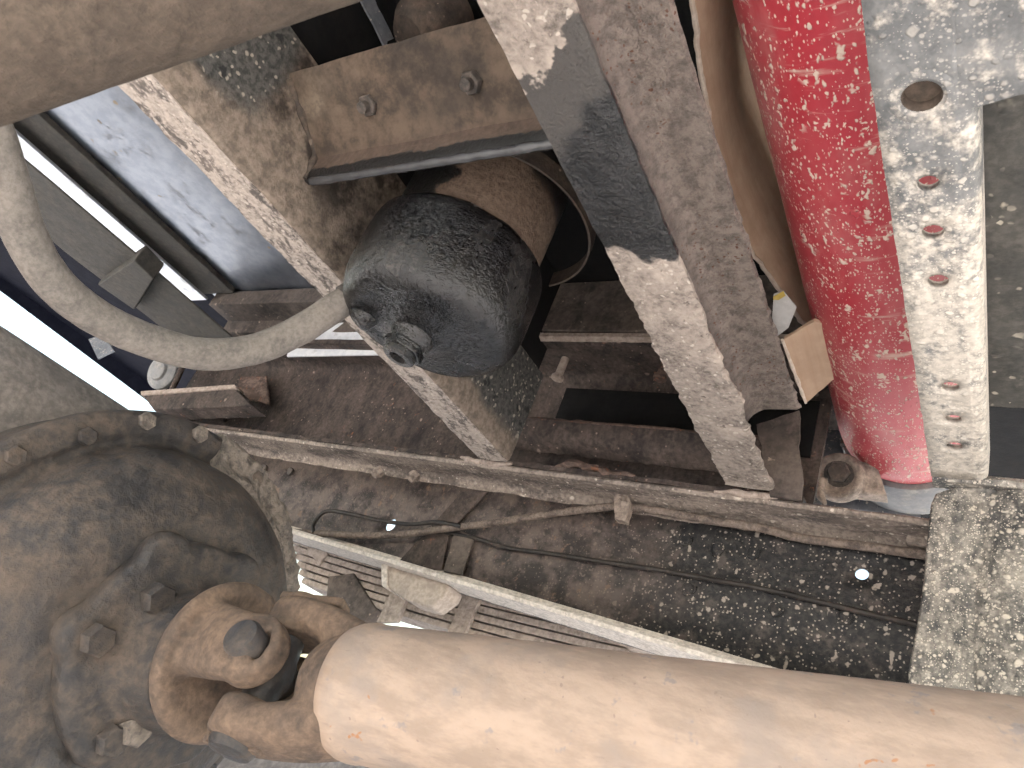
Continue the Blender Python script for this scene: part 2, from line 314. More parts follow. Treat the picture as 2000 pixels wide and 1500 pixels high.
def sweep(bm, axis, prof, lo, hi, n=60, jit=None):
    """closed 2-D profile swept along axis 'x' or 'y'; prof(t) or list; jit(point, index) -> point"""
    rings = []
    for i in range(n + 1):
        t = lo + (hi - lo) * i / n; pr = prof(t) if callable(prof) else prof; ring = []
        for j, (a, b) in enumerate(pr):
            p = V((t, a, b)) if axis == 'x' else V((a, t, b))
            ring.append(jit(p, j) if jit else p)
        rings.append(ring)
    loft(bm, rings)
def arc(cx, cy, r, a0, a1, n=5):
    return [(cx + r * math.cos(math.radians(a0 + (a1 - a0) * i / n)), cy + r * math.sin(math.radians(a0 + (a1 - a0) * i / n))) for i in range(n + 1)]
def holed(bm, o, u, v, lo, hi, vlo, vhi, holes, n=24):
    """a sheet (one-sided; thickness by modifier) in the plane o+u,v with round holes (cu, cv, r, half)"""
    o, u, v = V(o), V(u), V(v); P = lambda a, b: o + u * a + v * b
    m = n // 8; ts = [math.tan(2 * PI * k / n) for k in range(-m, m + 1)]
    holes = sorted(holes); F = lambda *q: bm.faces.new([bm.verts.new(P(*p)) for p in q])
    def lev(x, h): return [vlo(x)] + [h[1] + h[3] * t for t in ts] + [vhi(x)]
    def strip(a, b, ha, hb):
        k = max(1, int((b - a) / .02))
        for i in range(k):
            f0, f1 = i / k, (i + 1) / k; x0, x1 = a + (b - a) * f0, a + (b - a) * f1
            mid = lambda f: (0, ha[1] * (1 - f) + hb[1] * f, 0, ha[3] * (1 - f) + hb[3] * f)
            l0, l1 = lev(x0, mid(f0)), lev(x1, mid(f1))
            for q in range(len(l0) - 1): F((x0, l0[q]), (x1, l1[q]), (x1, l1[q + 1]), (x0, l0[q + 1]))
    cur, last = lo, holes[0]
    for h in holes:
        cu, cv, r, hf = h[:4]; strip(cur, cu - hf, last, h)
        us = [cu + hf * t for t in ts]
        for a, b in zip(us, us[1:]):
            F((a, vlo(a)), (b, vlo(b)), (b, cv - hf), (a, cv - hf)); F((a, cv + hf), (b, cv + hf), (b, vhi(b)), (a, vhi(a)))
        ring = []
        for i in range(n):
            c_, s_ = math.cos(2 * PI * i / n), math.sin(2 * PI * i / n); q = hf / max(abs(c_), abs(s_)); ring.append(((cu + r * c_, cv + r * s_), (cu + c_ * q, cv + s_ * q)))
        for i in range(n):
            j = (i + 1) % n; F(ring[i][0], ring[i][1], ring[j][1], ring[j][0])
        cur, last = cu + hf, h
    strip(cur, hi, last, last)
    bmesh.ops.remove_doubles(bm, verts=bm.verts, dist=2e-5)

def link(name, bm, mat, parent=None, origin=None, smooth=True, bevel=0, remesh=0, solid=0, recalc=True, sub=0):
    if recalc: bmesh.ops.recalc_face_normals(bm, faces=bm.faces)
    if parent: o0 = V(parent['_o'])
    elif origin is not None: o0 = V(origin)
    else:
        c = V(); [c.__iadd__(v.co) for v in bm.verts]; o0 = c / len(bm.verts)
    for v in bm.verts: v.co -= o0
    me = bpy.data.meshes.new(name); bm.to_mesh(me); bm.free()
    me.materials.append(MAT[mat])
    o = bpy.data.objects.new(name, me); C.objects.link(o)
    if parent: o.parent = parent
    else: o.location = o0 + V((0, 0, H))
    o['_o'] = tuple(o0)
    if solid: m = o.modifiers.new('solid', 'SOLIDIFY'); m.thickness = solid; m.offset = 1
    if remesh:
        m = o.modifiers.new('remesh', 'REMESH'); m.mode = 'VOXEL'; m.voxel_size = remesh; m.use_smooth_shade = True
        m = o.modifiers.new('smooth', 'SMOOTH'); m.iterations = 4; m.factor = .6
    if bevel:
        m = o.modifiers.new('bevel', 'BEVEL'); m.width = bevel; m.segments = 2; m.limit_method = 'ANGLE'; m.angle_limit = math.radians(40); m.harden_normals = True
    if sub: m = o.modifiers.new('sub', 'SUBSURF'); m.levels = m.render_levels = sub
    if smooth:
        for p in me.polygons: p.use_smooth = True
        if not remesh: me.set_sharp_from_angle(angle=math.radians(38))
    return o
def tag(o, label, cat, group=None, kind=None):
    if label: o['label'] = label
    if cat: o['category'] = cat
    if group: o['group'] = group
    if kind: o['kind'] = kind
    return o
def thing(name, label, cat, origin, group=None):
    o = bpy.data.objects.new(name, None); C.objects.link(o); o.location = V(origin) + V((0, 0, H)); o['_o'] = tuple(origin)
    o.empty_display_size = .05
    return tag(o, label, cat, group)
def B(): return bmesh.new()
def hexbolt(name, parent, p, d, r=.009, h=.007, mat='bolt', washer=True, stud=0, studr=.55, n=6):
    """one bolt: washer, hex head or nut and (with stud) the threaded end, as ONE mesh"""
    bm = B(); p = V(p); d, u, v = frame(d)
    if washer: lathe(bm, p - d * .002, d, [(r * 1.5, 0), (r * 1.5, .004)], 20)
    lathe(bm, p - d * .001, d, [(r * 1.13, 0), (r * 1.13, h * .85), (r, h)], n)
    if stud: lathe(bm, p, d, [(r * studr, 0), (r * studr, h + stud * .9), (r * studr * .8, h + stud)], 14)
    return link(name, bm, mat, parent, smooth=True)

# ------------------------------------------------------------------ the setting: ground
bm = B(); S = 400
g = 24
for i in range(g):
    for j in range(g):
        pass
bmesh.ops.create_grid(bm, x_segments=60, y_segments=60, size=S)
for v in bm.verts: v.co.z = -H
tag(link('ground', bm, 'ground', origin=(0, 0, -H)), 'dusty sunlit earth under the truck', None, kind='structure')

# ------------------------------------------------------------------ body floor, sills, cross bars of the body
t = thing('body_floor', 'blue-grey steel floor plate of the truck body above the crossmembers', 'floor plate', (-.7, .7, .862))
bm = B(); box(bm, (-1.90, -.6, .862), (-.83, 1.9, .868)); link('floor_plate', bm, 'floor', t)
bm = B(); box(bm, (-.828, -.6, .862), (1.0, 1.9, .868)); link('front_floor_plate', bm, 'shadeblack', t)['label'] = 'front part of the floor plate, painted near black for shade'  # unlit void over the crossmembers put into this part's colour
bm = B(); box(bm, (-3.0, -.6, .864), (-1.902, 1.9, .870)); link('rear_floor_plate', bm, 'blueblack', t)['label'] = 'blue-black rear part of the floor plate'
# longitudinal sill of the body, stepping down to the subframe
def prof_sill(t_):
    return [(.945, .858), (.945, .812), (1.02, .812), (1.02, .772), (1.26, .772), (1.26, .858)]
bm = B(); sweep(bm, 'x', prof_sill(0), -1.86, -.84, 40, lambda p, j: p + noise.noise_vector(p * 25) * .0015); link('sill', bm, 'sill', t, bevel=.003)
bm = B(); sweep(bm, 'x', [(.962, .735), (.962, .858), (1.26, .858), (1.26, .735)], -.838, -.235, 24, lambda p, j: p + noise.noise_vector(p * 22) * .002); link('sill', bm, 'sill', t, bevel=.004)
# transverse bars behind the left crossmember
t = thing('body_cross_bar', 'olive dusty wide cross bar with a small block, behind the curved hose', 'cross bar', (-1.7, .3, .66))
L0 = onz(20, 285, .66); L1 = onz(450, 660, .66); L2 = onz(100, 472, .66); L3 = onz(300, 625, .66)
xr, xl = (L0.x + L1.x) / 2, (L2.x + L3.x) / 2
bm = B(); sweep(bm, 'y', [(xr, .66), (xr, .665), (xl, .665), (xl, .66)], -.3, .93, 30, lambda p, j: p + noise.noise_vector(p * 8) * .004); link('lower_plate', bm, 'olive', t, bevel=.006)
bk = [onz(190, 556, .635), onz(262, 508, .635), onz(300, 545, .635), onz(262, 606, .635)]
bm = B(); slab(bm, bk, (0, 0, .045)); link('mounting_block', bm, 'olive', t, bevel=.004)
t = thing('pale_cross_bar', 'pale blue-white narrow bar running between the olive bar and the dark strip', 'cross bar', (-1.8, .3, .80))
P0, P1, P2, P3 = onz(22, 225, .82), onz(385, 590, .82), onz(22, 282, .82), onz(372, 602, .82)
xa, xb = (P0.x + P1.x) / 2, (P2.x + P3.x) / 2
bm = B(); sweep(bm, 'y', [(xa, .82), (xa, .828), (xb - .05, .828), (xb - .05, .82)], -.5, .935, 24); link('bar', bm, 'palebar', t, bevel=.002)
D0, D1 = onz(80, 190, .846), onz(440, 585, .846); xd = (D0.x + D1.x) / 2
bm = B(); sweep(bm, 'y', [(xa - .05, .846), (xd, .846), (xd, .861), (xa - .05, .861)], -.5, .94, 24); link('dark_flange', bm, 'olive', t, bevel=.003)
# dark rear lip above the slit of sky
E0, E1 = onx(-60, 522, -3.0005), onx(290, 784, -3.0005)
bm = B(); slab(bm, [V((-3.0005, E0.y - 1.3, E0.z + .02)), E0, E1, V((-3.0005, 1.9, E1.z)), V((-3.0005, 1.9, .869)), V((-3.0005, E0.y - 1.3, .869))], (-.006, 0, 0))
tag(link('rear_sheet', bm, 'blueblack'), 'dark lip of sheet above the bright slit of daylight at the left', 'metal sheet')
# small shackle and clip near the end of the slit
t = thing('pipe_clamp', 'pale worn round clamp below the hose, at the end of the bright slit', 'clamp', ony(318, 740, 1.0))
c0 = ony(322, 728, 1.0); bm = B(); lathe(bm, c0, (.2, -1, -.3), [(.052, 0), (.052, .012), (.046, .016), (.03, .022), (.028, .03), (.012, .034), (.001, .034)], 28); link('clamp_disc', bm, 'ring', t, bevel=.002)
bm = B(); tube(bm, [c0 + V((-.02, .02, .06)), c0 + V((.01, .0, .07)), c0 + V((.06, .0, .03)), c0 + V((.05, .02, -.05))], .008, 24, 10); link('clamp_arm', bm, 'subframe', t)
bm = B(); bkp = [ony(172, 662, 1.05), ony(203, 652, 1.05), ony(222, 684, 1.05), ony(190, 700, 1.05)]; slab(bm, bkp, (0, .008, 0))
tag(link('clip_plate', bm, 'grey', bevel=.002), 'small pale blue plate between the hose and the bright slit', 'plate')
bm = B(); a_ = [ony(275, 768, .98), ony(455, 755, .98), ony(492, 792, .98), ony(300, 800, .98)]
slab(bm, rag(a_, .02, .002), (0, .055, 0)); 
t = tag(link('spring_hanger', bm, 'subframe', bevel=.003), 'dark angled hanger plate with a dusty edge above the housing bolts', 'bracket')
bm = B(); slab(bm, [ony(275, 764, .975), ony(458, 751, .975), ony(462, 758, .975), ony(275, 772, .975)], (0, .03, 0)); link('lip', bm, 'edge', t)
# subframe channel standing on the chassis rail
t = thing('subframe_channel', 'brown rusty channel lying on top of the chassis rail behind the crossmembers', 'channel', (-.7, 1.07, .476))
def psub(x):
    zt = .722
    e = .995 if x < -.78 else .968
    return [(e, zt + .012), (e, zt)] + arc(1.1 - .03, zt - .03, .03, 90, 0, 6) + [(1.1, .492), (1.03, .486), (1.03, .477), (1.112, .477), (1.112, zt + .012)]
bm = B(); sweep(bm, 'x', psub, -2.0, -.235, 120, lambda p, j: p + noise.noise_vector(p * 14) * .0018); link('channel', bm, 'subframe', t)
bm = B(); sweep(bm, 'x', lambda x: [(.966, .734), (.961 + .002 * noise.noise((x * 90, 3, 0)), .730), (.961 + .002 * noise.noise((x * 90, 0, 0)), .722), (.972, .718 + .002 * noise.noise((x * 80, 7, 0)))], -.775, -.24, 90); link('edge_light_strip', bm, 'edge', t)  # pale strip paints the light along the flange's inner edge
for px in (1090, 1290):
    p = ony(px, 735, 1.03); bm = B(); lathe(bm, p + V((0, 0, .0)), (0, .05, 1), [(.0125, -.006), (.0125, 0), (.008, .002), (.008, .05)], 14); o = link('bolt', bm, 'edge' if px < 1200 else 'rustedge', t)
bm = B(); slab(bm, [ony(575, 640, 1.02), ony(690, 628, 1.02), ony(760, 692, 1.02), ony(560, 696, 1.02)], (0, .004, 0)); link('packing_plate', bm, 'whiteplate', t)
bm = B(); box(bm, (-.73, 1.0905, .585), (-.25, 1.0955, .690)); link('web_shade_plate', bm, 'shadeblack', t)['label'] = 'black plate added to stand for the shade in the channel'  # added plate: shade on the web inside the deep flange, painted black
bm = B(); slab(bm, [ony(470, 735, 1.06), ony(520, 733, 1.06), ony(525, 790, 1.06), ony(455, 772, 1.06)], (0, .008, 0)); link('end_gusset', bm, 'rustedge', t, bevel=.003)
# angle with a torn end inside the channel
t = thing('inner_angle', 'rusty torn-ended angle iron above the rail between the two crossmembers', 'angle iron', (-.5, 1.05, .54))
def pang(x):
    w = .002 * noise.noise((x * 60, 1, 0)); return [(1.0, .555 + w), (1.004, .562 + w)] + arc(1.03, .552, .014, 110, 60, 3) + [(1.092, .548), (1.092, .500), (1.086, .500), (1.08, .53), (1.04, .536), (1.006, .545 + w)]
bm = B(); sweep(bm, 'x', [(1.02, .572), (1.028, .577), (1.036, .574), (1.04, .545), (1.062, .532), (1.06, .525), (1.034, .535), (1.026, .545)], -.79, -.262, 110, lambda p, j: p + noise.noise_vector(p * 70) * .0022 + (V((.02 * noise.noise(p * 45), 0, 0)) if p.x > -.27 else V()))
link('angle', bm, 'subframe', t)
bm = B(); tube(bm, [V((x_, 1.027 + .001 * math.sin(x_ * 40), .5765)) for x_ in (-.79, -.7, -.6, -.5, -.4, -.3, -.268)], .0045, 90, 8, wob=.6); link('rust_edge', bm, 'rustedge', t)
for q in ((1230, 862), (1400, 880)):
    hexbolt('rivet', t, ony(*q, 1.055), (0, -1, -.3), .006, .004, 'darkbolt', False, n=12)

# ------------------------------------------------------------------ chassis rail
t = thing('chassis_rail', 'far chassis rail, mud-spattered dark channel running across the picture', 'chassis rail', (-.6, 1.1, .25))
zb = lambda x: .228 + (x + .342) * -.0415 if x < -.342 else .228 - (x + .342) * .05
hl = ony(1683, 1120, 1.1); hl2 = ony(762, 1024, 1.1)
bm = B(); holed(bm, (0, 1.1, 0), (1, 0, 0), (0, 0, 1), -2.2, .5, lambda x: zb(x), lambda x: .463, [(hl.x, hl.z, .0092, .03), (hl2.x, hl2.z, .014, .03)])
link('web', bm, 'railR', t, solid=-.008, recalc=False)
def ptop(x): return [(1.03, .476), (1.027, .472), (1.03, .466)] + arc(1.1 - .018, .466 - .018, .018, 90, 0, 5) + [(1.1085, .448), (1.1085, .476)]
bm = B(); sweep(bm, 'x', ptop, -2.2, .5, 150, lambda p, j: p + noise.noise_vector(p * 30) * .0012); link('top_flange', bm, 'flange', t)
def pbot(x):
    z = zb(x); e = .0015 * noise.noise((x * 70, 0, 0)); return [(1.03 + e, z), (1.028 + e, z + .006), (1.032, z + .011), (1.098, z + .011), (1.098, z + .03), (1.1085, z + .03), (1.1085, z + .004), (1.104, z)]
bm = B(); sweep(bm, 'x', pbot, -2.2, .5, 150); link('bottom_flange', bm, 'lowflange', t)
bm = B(); rr_ = [ony(a, b, 1.032) for a, b in ((1085, 912), (1110, 905), (1150, 912), (1190, 922), (1240, 930))]; tube(bm, rr_, lambda q: .002 + .005 * math.sin(PI * q) ** .6, 60, 9, wob=.9); link('rust_flakes', bm, 'rustedge', t)
bm = B(); rr_ = [ony(a, b, 1.028) for a, b in ((900, 893), (940, 902), (965, 907), (1000, 905))]; tube(bm, rr_, lambda q: .002 + .004 * math.sin(PI * q) ** .6, 40, 9, wob=.9); link('weld_bead', bm, 'edge', t)
bm = B(); rr_ = [ony(a, b, 1.025) for a, b in ((1395, 960), (1425, 962), (1470, 966), (1518, 972))]; tube(bm, rr_, lambda q: .003 + .002 * math.sin(PI * q), 40, 9, wob=.8); link('weld_bead', bm, 'edge', t)
# edges of thin plates on the web
bm = B(); slab(bm, [ony(770, 1110, 1.096), ony(905, 962, 1.096), ony(955, 962, 1.096), ony(880, 1040, 1.096), ony(865, 1115, 1.096)], (0, -.005, 0)); link('gusset', bm, 'subframe', t, bevel=.0015)
bm = B(); slab(bm, [ony(868, 1118, 1.094), ony(890, 1045, 1.094), ony(905, 1040, 1.094), ony(930, 1050, 1.094), ony(905, 1125, 1.094)], (0, -.006, 0)); link('gusset', bm, 'sill', t, bevel=.0015)
for q in ((742, 920), (812, 927)): hexbolt('bolt', t, ony(*q, 1.07), (-.1, -.5, -1), .0105, .012, 'bolt', False, .006, .7)
for q in ((1400, 1072), (1340, 1052), (1470, 1080), (1345, 1150), (1515, 1190), (1650, 1205)): hexbolt('rivet', t, ony(*q, 1.098), (0, -1, 0), .0075, .005, 'railR', True, n=14)
bm = B(); slab(bm, [ony(1775, 1030, 1.07), ony(1818, 1045, 1.07), ony(1812, 1066, 1.07), ony(1768, 1056, 1.07)], (0, .02, 0)); link('stop_block', bm, 'flange', t, bevel=.002)
# small holes/drain marks near the diff: raised rivets
for q in ((440, 818), (517, 915), (568, 921)): hexbolt('rivet', t, ony(*q, 1.096), (0, -1, -.2), .008, .006, 'darkbolt', False, n=12)
# pipes and wires on the web
def cable(name, pts, r, mat, label, cat, y0=1.085, **k):
    bm = B(); tube(bm, [ony(a, b, y0 + (c[0] if c else 0)) for a, b, *c in pts], r, 90, 10, wob=.12); return tag(link(name, bm, mat), label, cat)
cable('brake_pipe', [(560, 1038), (640, 1043), (720, 1046), (800, 1042), (880, 1031), (960, 1022), (1060, 1006), (1140, 995), (1205, 988)], .0068, 'pipe', 'mud-caked pipe rising along the rail to the small clip', 'pipe', 1.075)
cable('brake_pipe', [(1215, 988), (1300, 1000), (1400, 1018), (1480, 1030), (1560, 1050), (1650, 1062), (1740, 1074), (1830, 1088)], .0068, 'pipe', 'dusty pipe sagging right from the clip to the splattered plate', 'pipe', 1.082)
cable('lower_cable', [(870, 1040), (930, 1052), (990, 1070), (1080, 1082), (1180, 1098), (1280, 1112), (1380, 1130), (1480, 1148), (1570, 1168), (1680, 1195), (1800, 1222)], .004, 'wire', 'thin dark cable along the lower part of the rail', 'cable', 1.09)
cable('black_wire', [(613, 1040), (612, 1025), (625, 1006), (645, 998), (690, 1005), (740, 1016), (800, 1024), (850, 1020), (900, 1028)], .0042, 'wire', 'black wire bent in an arch beside the greasy housing', 'wire', 1.07)
t = thing('pipe_clip', 'small dusty bolted clip holding the pipe to the rail', 'clip', ony(1213, 985, 1.06))
hexbolt('clip_bolt', t, ony(1215, 978, 1.075), (0, -.8, -.6), .010, .010, 'bolt', True, .004)
bm = B(); slab(bm, rag([ony(1198, 975, 1.06), ony(1232, 980, 1.06), ony(1222, 1018, 1.06), ony(1200, 1012, 1.06)], .008, .002), (0, .018, 0)); link('clip_strap', bm, 'bolt', t, bevel=.002)

# ------------------------------------------------------------------ leaf spring and bump stop outside the rail
t = thing('leaf_spring', 'dust-covered leaf spring pack seen below the far rail', 'leaf spring', (-.85, 1.26, .2))
leaves = 7
for i in range(leaves):
    x0, x1 = -1.42 + .02 * i, (-.30 - .052 * i)
    z0 = .303 - .0155 * i
    bm = B(); sweep(bm, 'x', lambda x: [(1.205 + .0015 * noise.noise((x * 30, i, 0)), z0 + .05 * (x + .9) ** 2), (1.205, z0 - .0125 + .05 * (x + .9) ** 2), (1.285, z0 - .0125 + .05 * (x + .9) ** 2), (1.285, z0 + .05 * (x + .9) ** 2)], x0, x1, 40)
    link('leaf', bm, 'leaf', t, bevel=.002)
for a, b, c_, d_ in (((735, 1215), (778, 1118), (815, 1118), (775, 1215)), ((868, 1245), (908, 1150), (945, 1150), (905, 1245))):
    bm = B(); slab(bm, rag([ony(*a, 1.195), ony(*b, 1.195), ony(*c_, 1.195), ony(*d_, 1.195)], .02, .003), (0, .012, 0)); link('clip', bm, 'leaf', t, bevel=.002)
bm = B(); slab(bm, [ony(640, 1125, 1.2), ony(690, 1118, 1.2), ony(735, 1190, 1.2), ony(700, 1225, 1.2), ony(636, 1170, 1.2)], (0, .05, 0)); link('spring_pad', bm, 'sill', t, bevel=.004)
bm = B(); slab(bm, [ony(612, 1052, 1.2), ony(640, 1080, 1.2), ony(622, 1105, 1.2), ony(598, 1072, 1.2)], (0, .02, 0)); link('shackle_ear', bm, 'leaf', t, bevel=.003)
t = thing('bump_stop', 'pale dusty rounded bump stop under the far rail', 'bump stop', (-.87, 1.06, .2))
bo = [ony(752, 1100, 1.06), ony(880, 1142, 1.06), ony(868, 1165, 1.06), ony(838, 1186, 1.06), ony(800, 1176, 1.06), ony(758, 1150, 1.06), ony(748, 1125, 1.06)]
bm = B(); slab(bm, bo, (0, .05, 0)); link('rubber_block', bm, 'rubber', t, bevel=.012, remesh=.004)
bm = B(); slab(bm, rag([ony(745, 1098, 1.055), ony(756, 1100, 1.055), ony(754, 1150, 1.055), ony(746, 1145, 1.055)], .006, .002), (0, .06, 0)); link('side_plate', bm, 'lowflange', t)

# ------------------------------------------------------------------ left crossmember
t = thing('cross_member', 'left crossmember with pale mottled underside and dark spotted side, beside the black canister', 'crossmember', (-.77, .55, .475))
def jl(p, j):
    q = p + noise.noise_vector(p * 40) * .0014
    if j in (0, 1): q.x += .003 * noise.noise(p * 55)
    return q
bm = B(); sweep(bm, 'y', [(-.806, .482), (-.807, .475), (-.775, .474), (-.744, .475), (-.744, .483)], -.2, 1.012, 150, jl); link('bottom_flange', bm, 'strip', t)
bm = B(); sweep(bm, 'y', [(-.744, .4765)] + arc(-.744, .4825, .006, -90, 0, 4) + [(-.7375, .52), (-.737, .56), (-.737, .62), (-.737, .665), (-.745, .665), (-.745, .5), ], -.2, 1.012, 120, lambda p, j: p + noise.noise_vector(p * 20) * .0012)
link('side_web', bm, 'web', t)
bm = B(); box(bm, (-.752, -.2, .666), (-.744, 1.0, .861)); link('gap_shade_plate', bm, 'shadeblack', t)['label'] = 'black plate added above the crossmember to stand for the unlit gap'  # added sheet closing the gap, black in place of shade
# thin plate above and dark hanging tab
bm = B(); slab(bm, rag([onx(695, -20, -.72), onx(722, -20, -.72), onx(770, 75, -.72), onx(757, 80, -.72), onx(755, 94, -.72)], .01, .002), (-.003, 0, 0))
tag(link('hanging_tab', bm, 'grey'), 'torn bluish tab of sheet hanging in the dark gap at the top', 'metal tab')
bm = B(); lathe(bm, at(825, 62, .98), (.3, .3, 1), [(.001, -.03), (.03, -.025), (.045, -.008), (.047, .02), (.04, .06)], 28)
tag(link('rubber_mount', bm, 'anglebr'), 'dim brown rounded mount in the dark gap above the bolted angle', 'rubber mount')
# bolted angle between the two crossmembers
t = thing('bolted_angle', 'brown dusty angle iron with two bolts joining the two crossmembers', 'angle iron', (-.54, .36, .53))
prof = [(.296, .619), (.300, .612), (.376, .572), (.383, .566), (.3855, .540), (.389, .5315), (.3965, .5325), (.3945, .575), (.385, .585), (.305, .626)]
bm = B(); sweep(bm, 'x', prof, -.737, -.348, 70, lambda p, j: p + noise.noise_vector(p * 28) * .0012); angle_o = link('angle', bm, 'anglebr', t)
k = NT('brown_angle_with_oily_lip'); P_ = k.sep(k.co); fn = k.noise(150, 4, .68); md = k.noise(28, 4, .72, off=3); lg = k.noise(7, 4, .6, off=5)
col = k.mix(k.step(md, .34, .66), (.055, .041, .032), (.135, .098, .071)); col = k.mix(k.step(k.math('ADD', lg, k.math('MULTIPLY', P_[0], -.5)), .56, .80), col, k.mix(k.step(fn, .35, .65), (.13, .10, .074), (.20, .155, .115)))
col = k.mix(k.math('MULTIPLY', k.step(k.noise(6, 4, .6, off=8), .50, .66), .6), col, (.03, .026, .024)); col = k.mix(k.step(P_[2], .034, .042, .75, 0), col, k.mix(k.step(fn, .3, .7), (.075, .052, .042), (.12, .083, .064)))
ol = k.step(k.math('ADD', P_[2], k.math('MULTIPLY', k.math('SUBTRACT', k.noise(45, 3, .6, off=9), .5), .018)), .019, .0165); col = k.mix(ol, col, (.014, .013, .013))
MAT['angle2'] = k.done(col, k.fmix(ol, .9, .45), fn, .0022, .7)
k = NT('oily_steel_edge'); f_ = k.noise(150, 4, .6); MAT['oil'] = k.done(k.mix(k.noise(40), (.03, .03, .034), (.09, .09, .095)), .25, f_, .002, .5, spec=.7)
angle_o.data.materials[0] = MAT['angle2']
bm = B(); tube(bm, [V((-.725, .3905, .530)), V((-.6, .3915, .5305)), V((-.45, .3915, .5305)), V((-.35, .3915, .5305))], .0052, 50, 10, wob=.25); link('oily_edge', bm, 'oil', t)
nn = V((0, -.44, -.9))
for q, hh in (((722, 205), .010), ((925, 160), .012)):
    r_ = ray(*q); p0 = r_ * ((.300 * .44 + .612 * .9) / (r_.y * .44 + r_.z * .9)); hexbolt('bolt', t, p0 - nn * .002, nn, .0115, hh, 'darkbolt', True, .008, .6)

bm = B(); tube(bm, [V((-.735, y_, z_)) for y_, z_ in ((.300, .613), (.335, .594), (.375, .573), (.385, .552), (.388, .533))], .0048, 40, 9, wob=.9); link('weld_bead', bm, 'anglebr', t)
# ------------------------------------------------------------------ right crossmember channel (web to the left, open to the right)
t = thing('channel_cross_member', 'right crossmember channel, crusted with mud and stained black with oil in the middle', 'crossmember', (-.30, .62, .48))
def jr(p, j):
    q = p + noise.noise_vector(p * 45) * .0011
    crust = max(0, min(1, (p.y - .42) / .25))
    if j in (0, 1, 20): q.x += crust * (.005 * noise.noise(p * 42) + .003 * noise.noise(p * 110))
    if j in (3, 4, 5, 6): q.x += crust * (.006 * noise.noise(p * 38 + V((9, 0, 0))) + .0035 * noise.noise(p * 105)) + .001 * noise.noise(p * 80)
    return q
pr = [(-.344, .4875), (-.3445, .481), (-.31, .480), (-.277, .480), (-.2715, .483), (-.2725, .4885), (-.278, .490)] + arc(-.332 + .008, .4985, .0085, 270, 180, 4) + [(-.3325, .56)] + arc(-.3325 + .03, .62 - .03, .03, 180, 90, 5) + [(-.262, .622), (-.2595, .627), (-.262, .632), (-.344, .632), (-.3443, .55)]
bm = B(); sweep(bm, 'y', pr, -.1, 1.012, 240, jr); link('channel', bm, 'channel', t)
# cobweb-thin details: end plate seen behind
bm = B(); slab(bm, rag([ony(1478, 830, 1.016), ony(1562, 800, 1.016), ony(1560, 870, 1.016), ony(1568, 930, 1.016), ony(1566, 975, 1.016), ony(1505, 968, 1.016)], .012, .003, 50), (0, .006, 0))
link('end_plate', bm, 'sill', t)['label'] = 'dark rusted end plate with torn edge'

# ------------------------------------------------------------------ black canister
cx, cy = -.578, .532
t = thing('air_canister', 'black greasy hanging canister with a rounded bowl and drain plug', 'canister', (cx, cy, .385))
bm = B(); lathe(bm, (cx, cy, 0), (0, 0, 1), [(.001, .394), (.018, .394), (.034, .395), (.048, .399), (.060, .402), (.074, .4015), (.088, .402), (.099, .406), (.107, .414), (.112, .426), (.1145, .442), (.115, .46), (.115, .475), (.115, .49), (.1145, .505), (.113, .518), (.109, .526), (.098, .529), (.09, .529)], 120)
for v in bm.verts: v.co += noise.noise_vector(v.co * 24) * .0018 + noise.noise_vector(v.co * 95) * .0009
bowl = link('bowl', bm, 'black', t, sub=1)
bm = B(); lathe(bm, (cx, cy, 0), (0, 0, 1), [(.09, .526), (.098, .530), (.0985, .55), (.0985, .70), (.094, .73), (.06, .75), (.01, .755)], 64); link('barrel', bm, 'barrel', t)
bm = B(); pc = V((cx - .008, cy - .004, .394))
lathe(bm, pc, (-.12, -.05, -1), [(.030, -.008), (.027, .002), (.022, .008), (.0205, .014), (.0205, .030), (.018, .032), (.011, .032), (.0105, .020), (.0001, .019)], 28); plug = link('drain_plug', bm, 'black', bowl)
bm = B(); lathe(bm, pc + V((-.0012, -.0005, -.012)), (-.12, -.05, -1), [(.0265, 0), (.0265, .012)], 6); link('plug_hexagon', bm, 'black', bowl, bevel=.002)
bm = B(); pc2 = V((-.648, .500, .405)); lathe(bm, pc2, (-.5, -.2, -1), [(.02, -.014), (.018, .0), (.0165, .010), (.013, .013), (.005, .013)], 20); link('side_lug', bm, 'black', bowl, remesh=.002)
bm = B()
rings = []
for i in range(40):
    a = math.radians(-70 + 150 * i / 39); rr = .128; cc = V((cx + .012, cy + .02, .612))
    e = V((math.cos(a), math.sin(a), 0)); rings.append([cc + e * rr + V((0, 0, -.012)), cc + e * (rr + .003) + V((0, 0, -.012)), cc + e * (rr + .003) + V((0, 0, .012)), cc + e * rr + V((0, 0, .012))])
loft(bm, rings); link('clamp_band', bm, 'anglebr', t)

# ------------------------------------------------------------------ hose
hp = [(-80, 120, .60), (-25, 240, .61), (12, 350, .63), (50, 462, .66), (105, 550, .69), (185, 617, .73), (290, 665, .77), (400, 692, .81), (500, 681, .85), (585, 645, .88), (650, 603, .90), (712, 566, .915)]
bm = B(); tube(bm, [at(*q) for q in hp], .0180, 110, 22, wob=.035)
t = tag(link('hose', bm, 'hose'), 'thick dusty grey hose curving from the left edge up to the black canister', 'hose')
bm = B(); p0, p1 = at(690, 580, .908), at(722, 560, .917); lathe(bm, p0, p1 - p0, [(.0195, -.012), (.021, -.011), (.021, .012), (.0195, .013)], 24, False, False); link('hose_clip', bm, 'darkbolt', t)

# ------------------------------------------------------------------ near brown beam at the top left
A0, A1 = at(-200, 95, .40), at(900, -270, .44)
bm = B(); tube(bm, [A0 + (A1 - A0) * (i / 30) for i in range(31)], .0515, 30, 40, False, .012)
tag(link('brown_rod', bm, 'beam'), 'broad brown out-of-focus rod across the top left corner', 'rod')

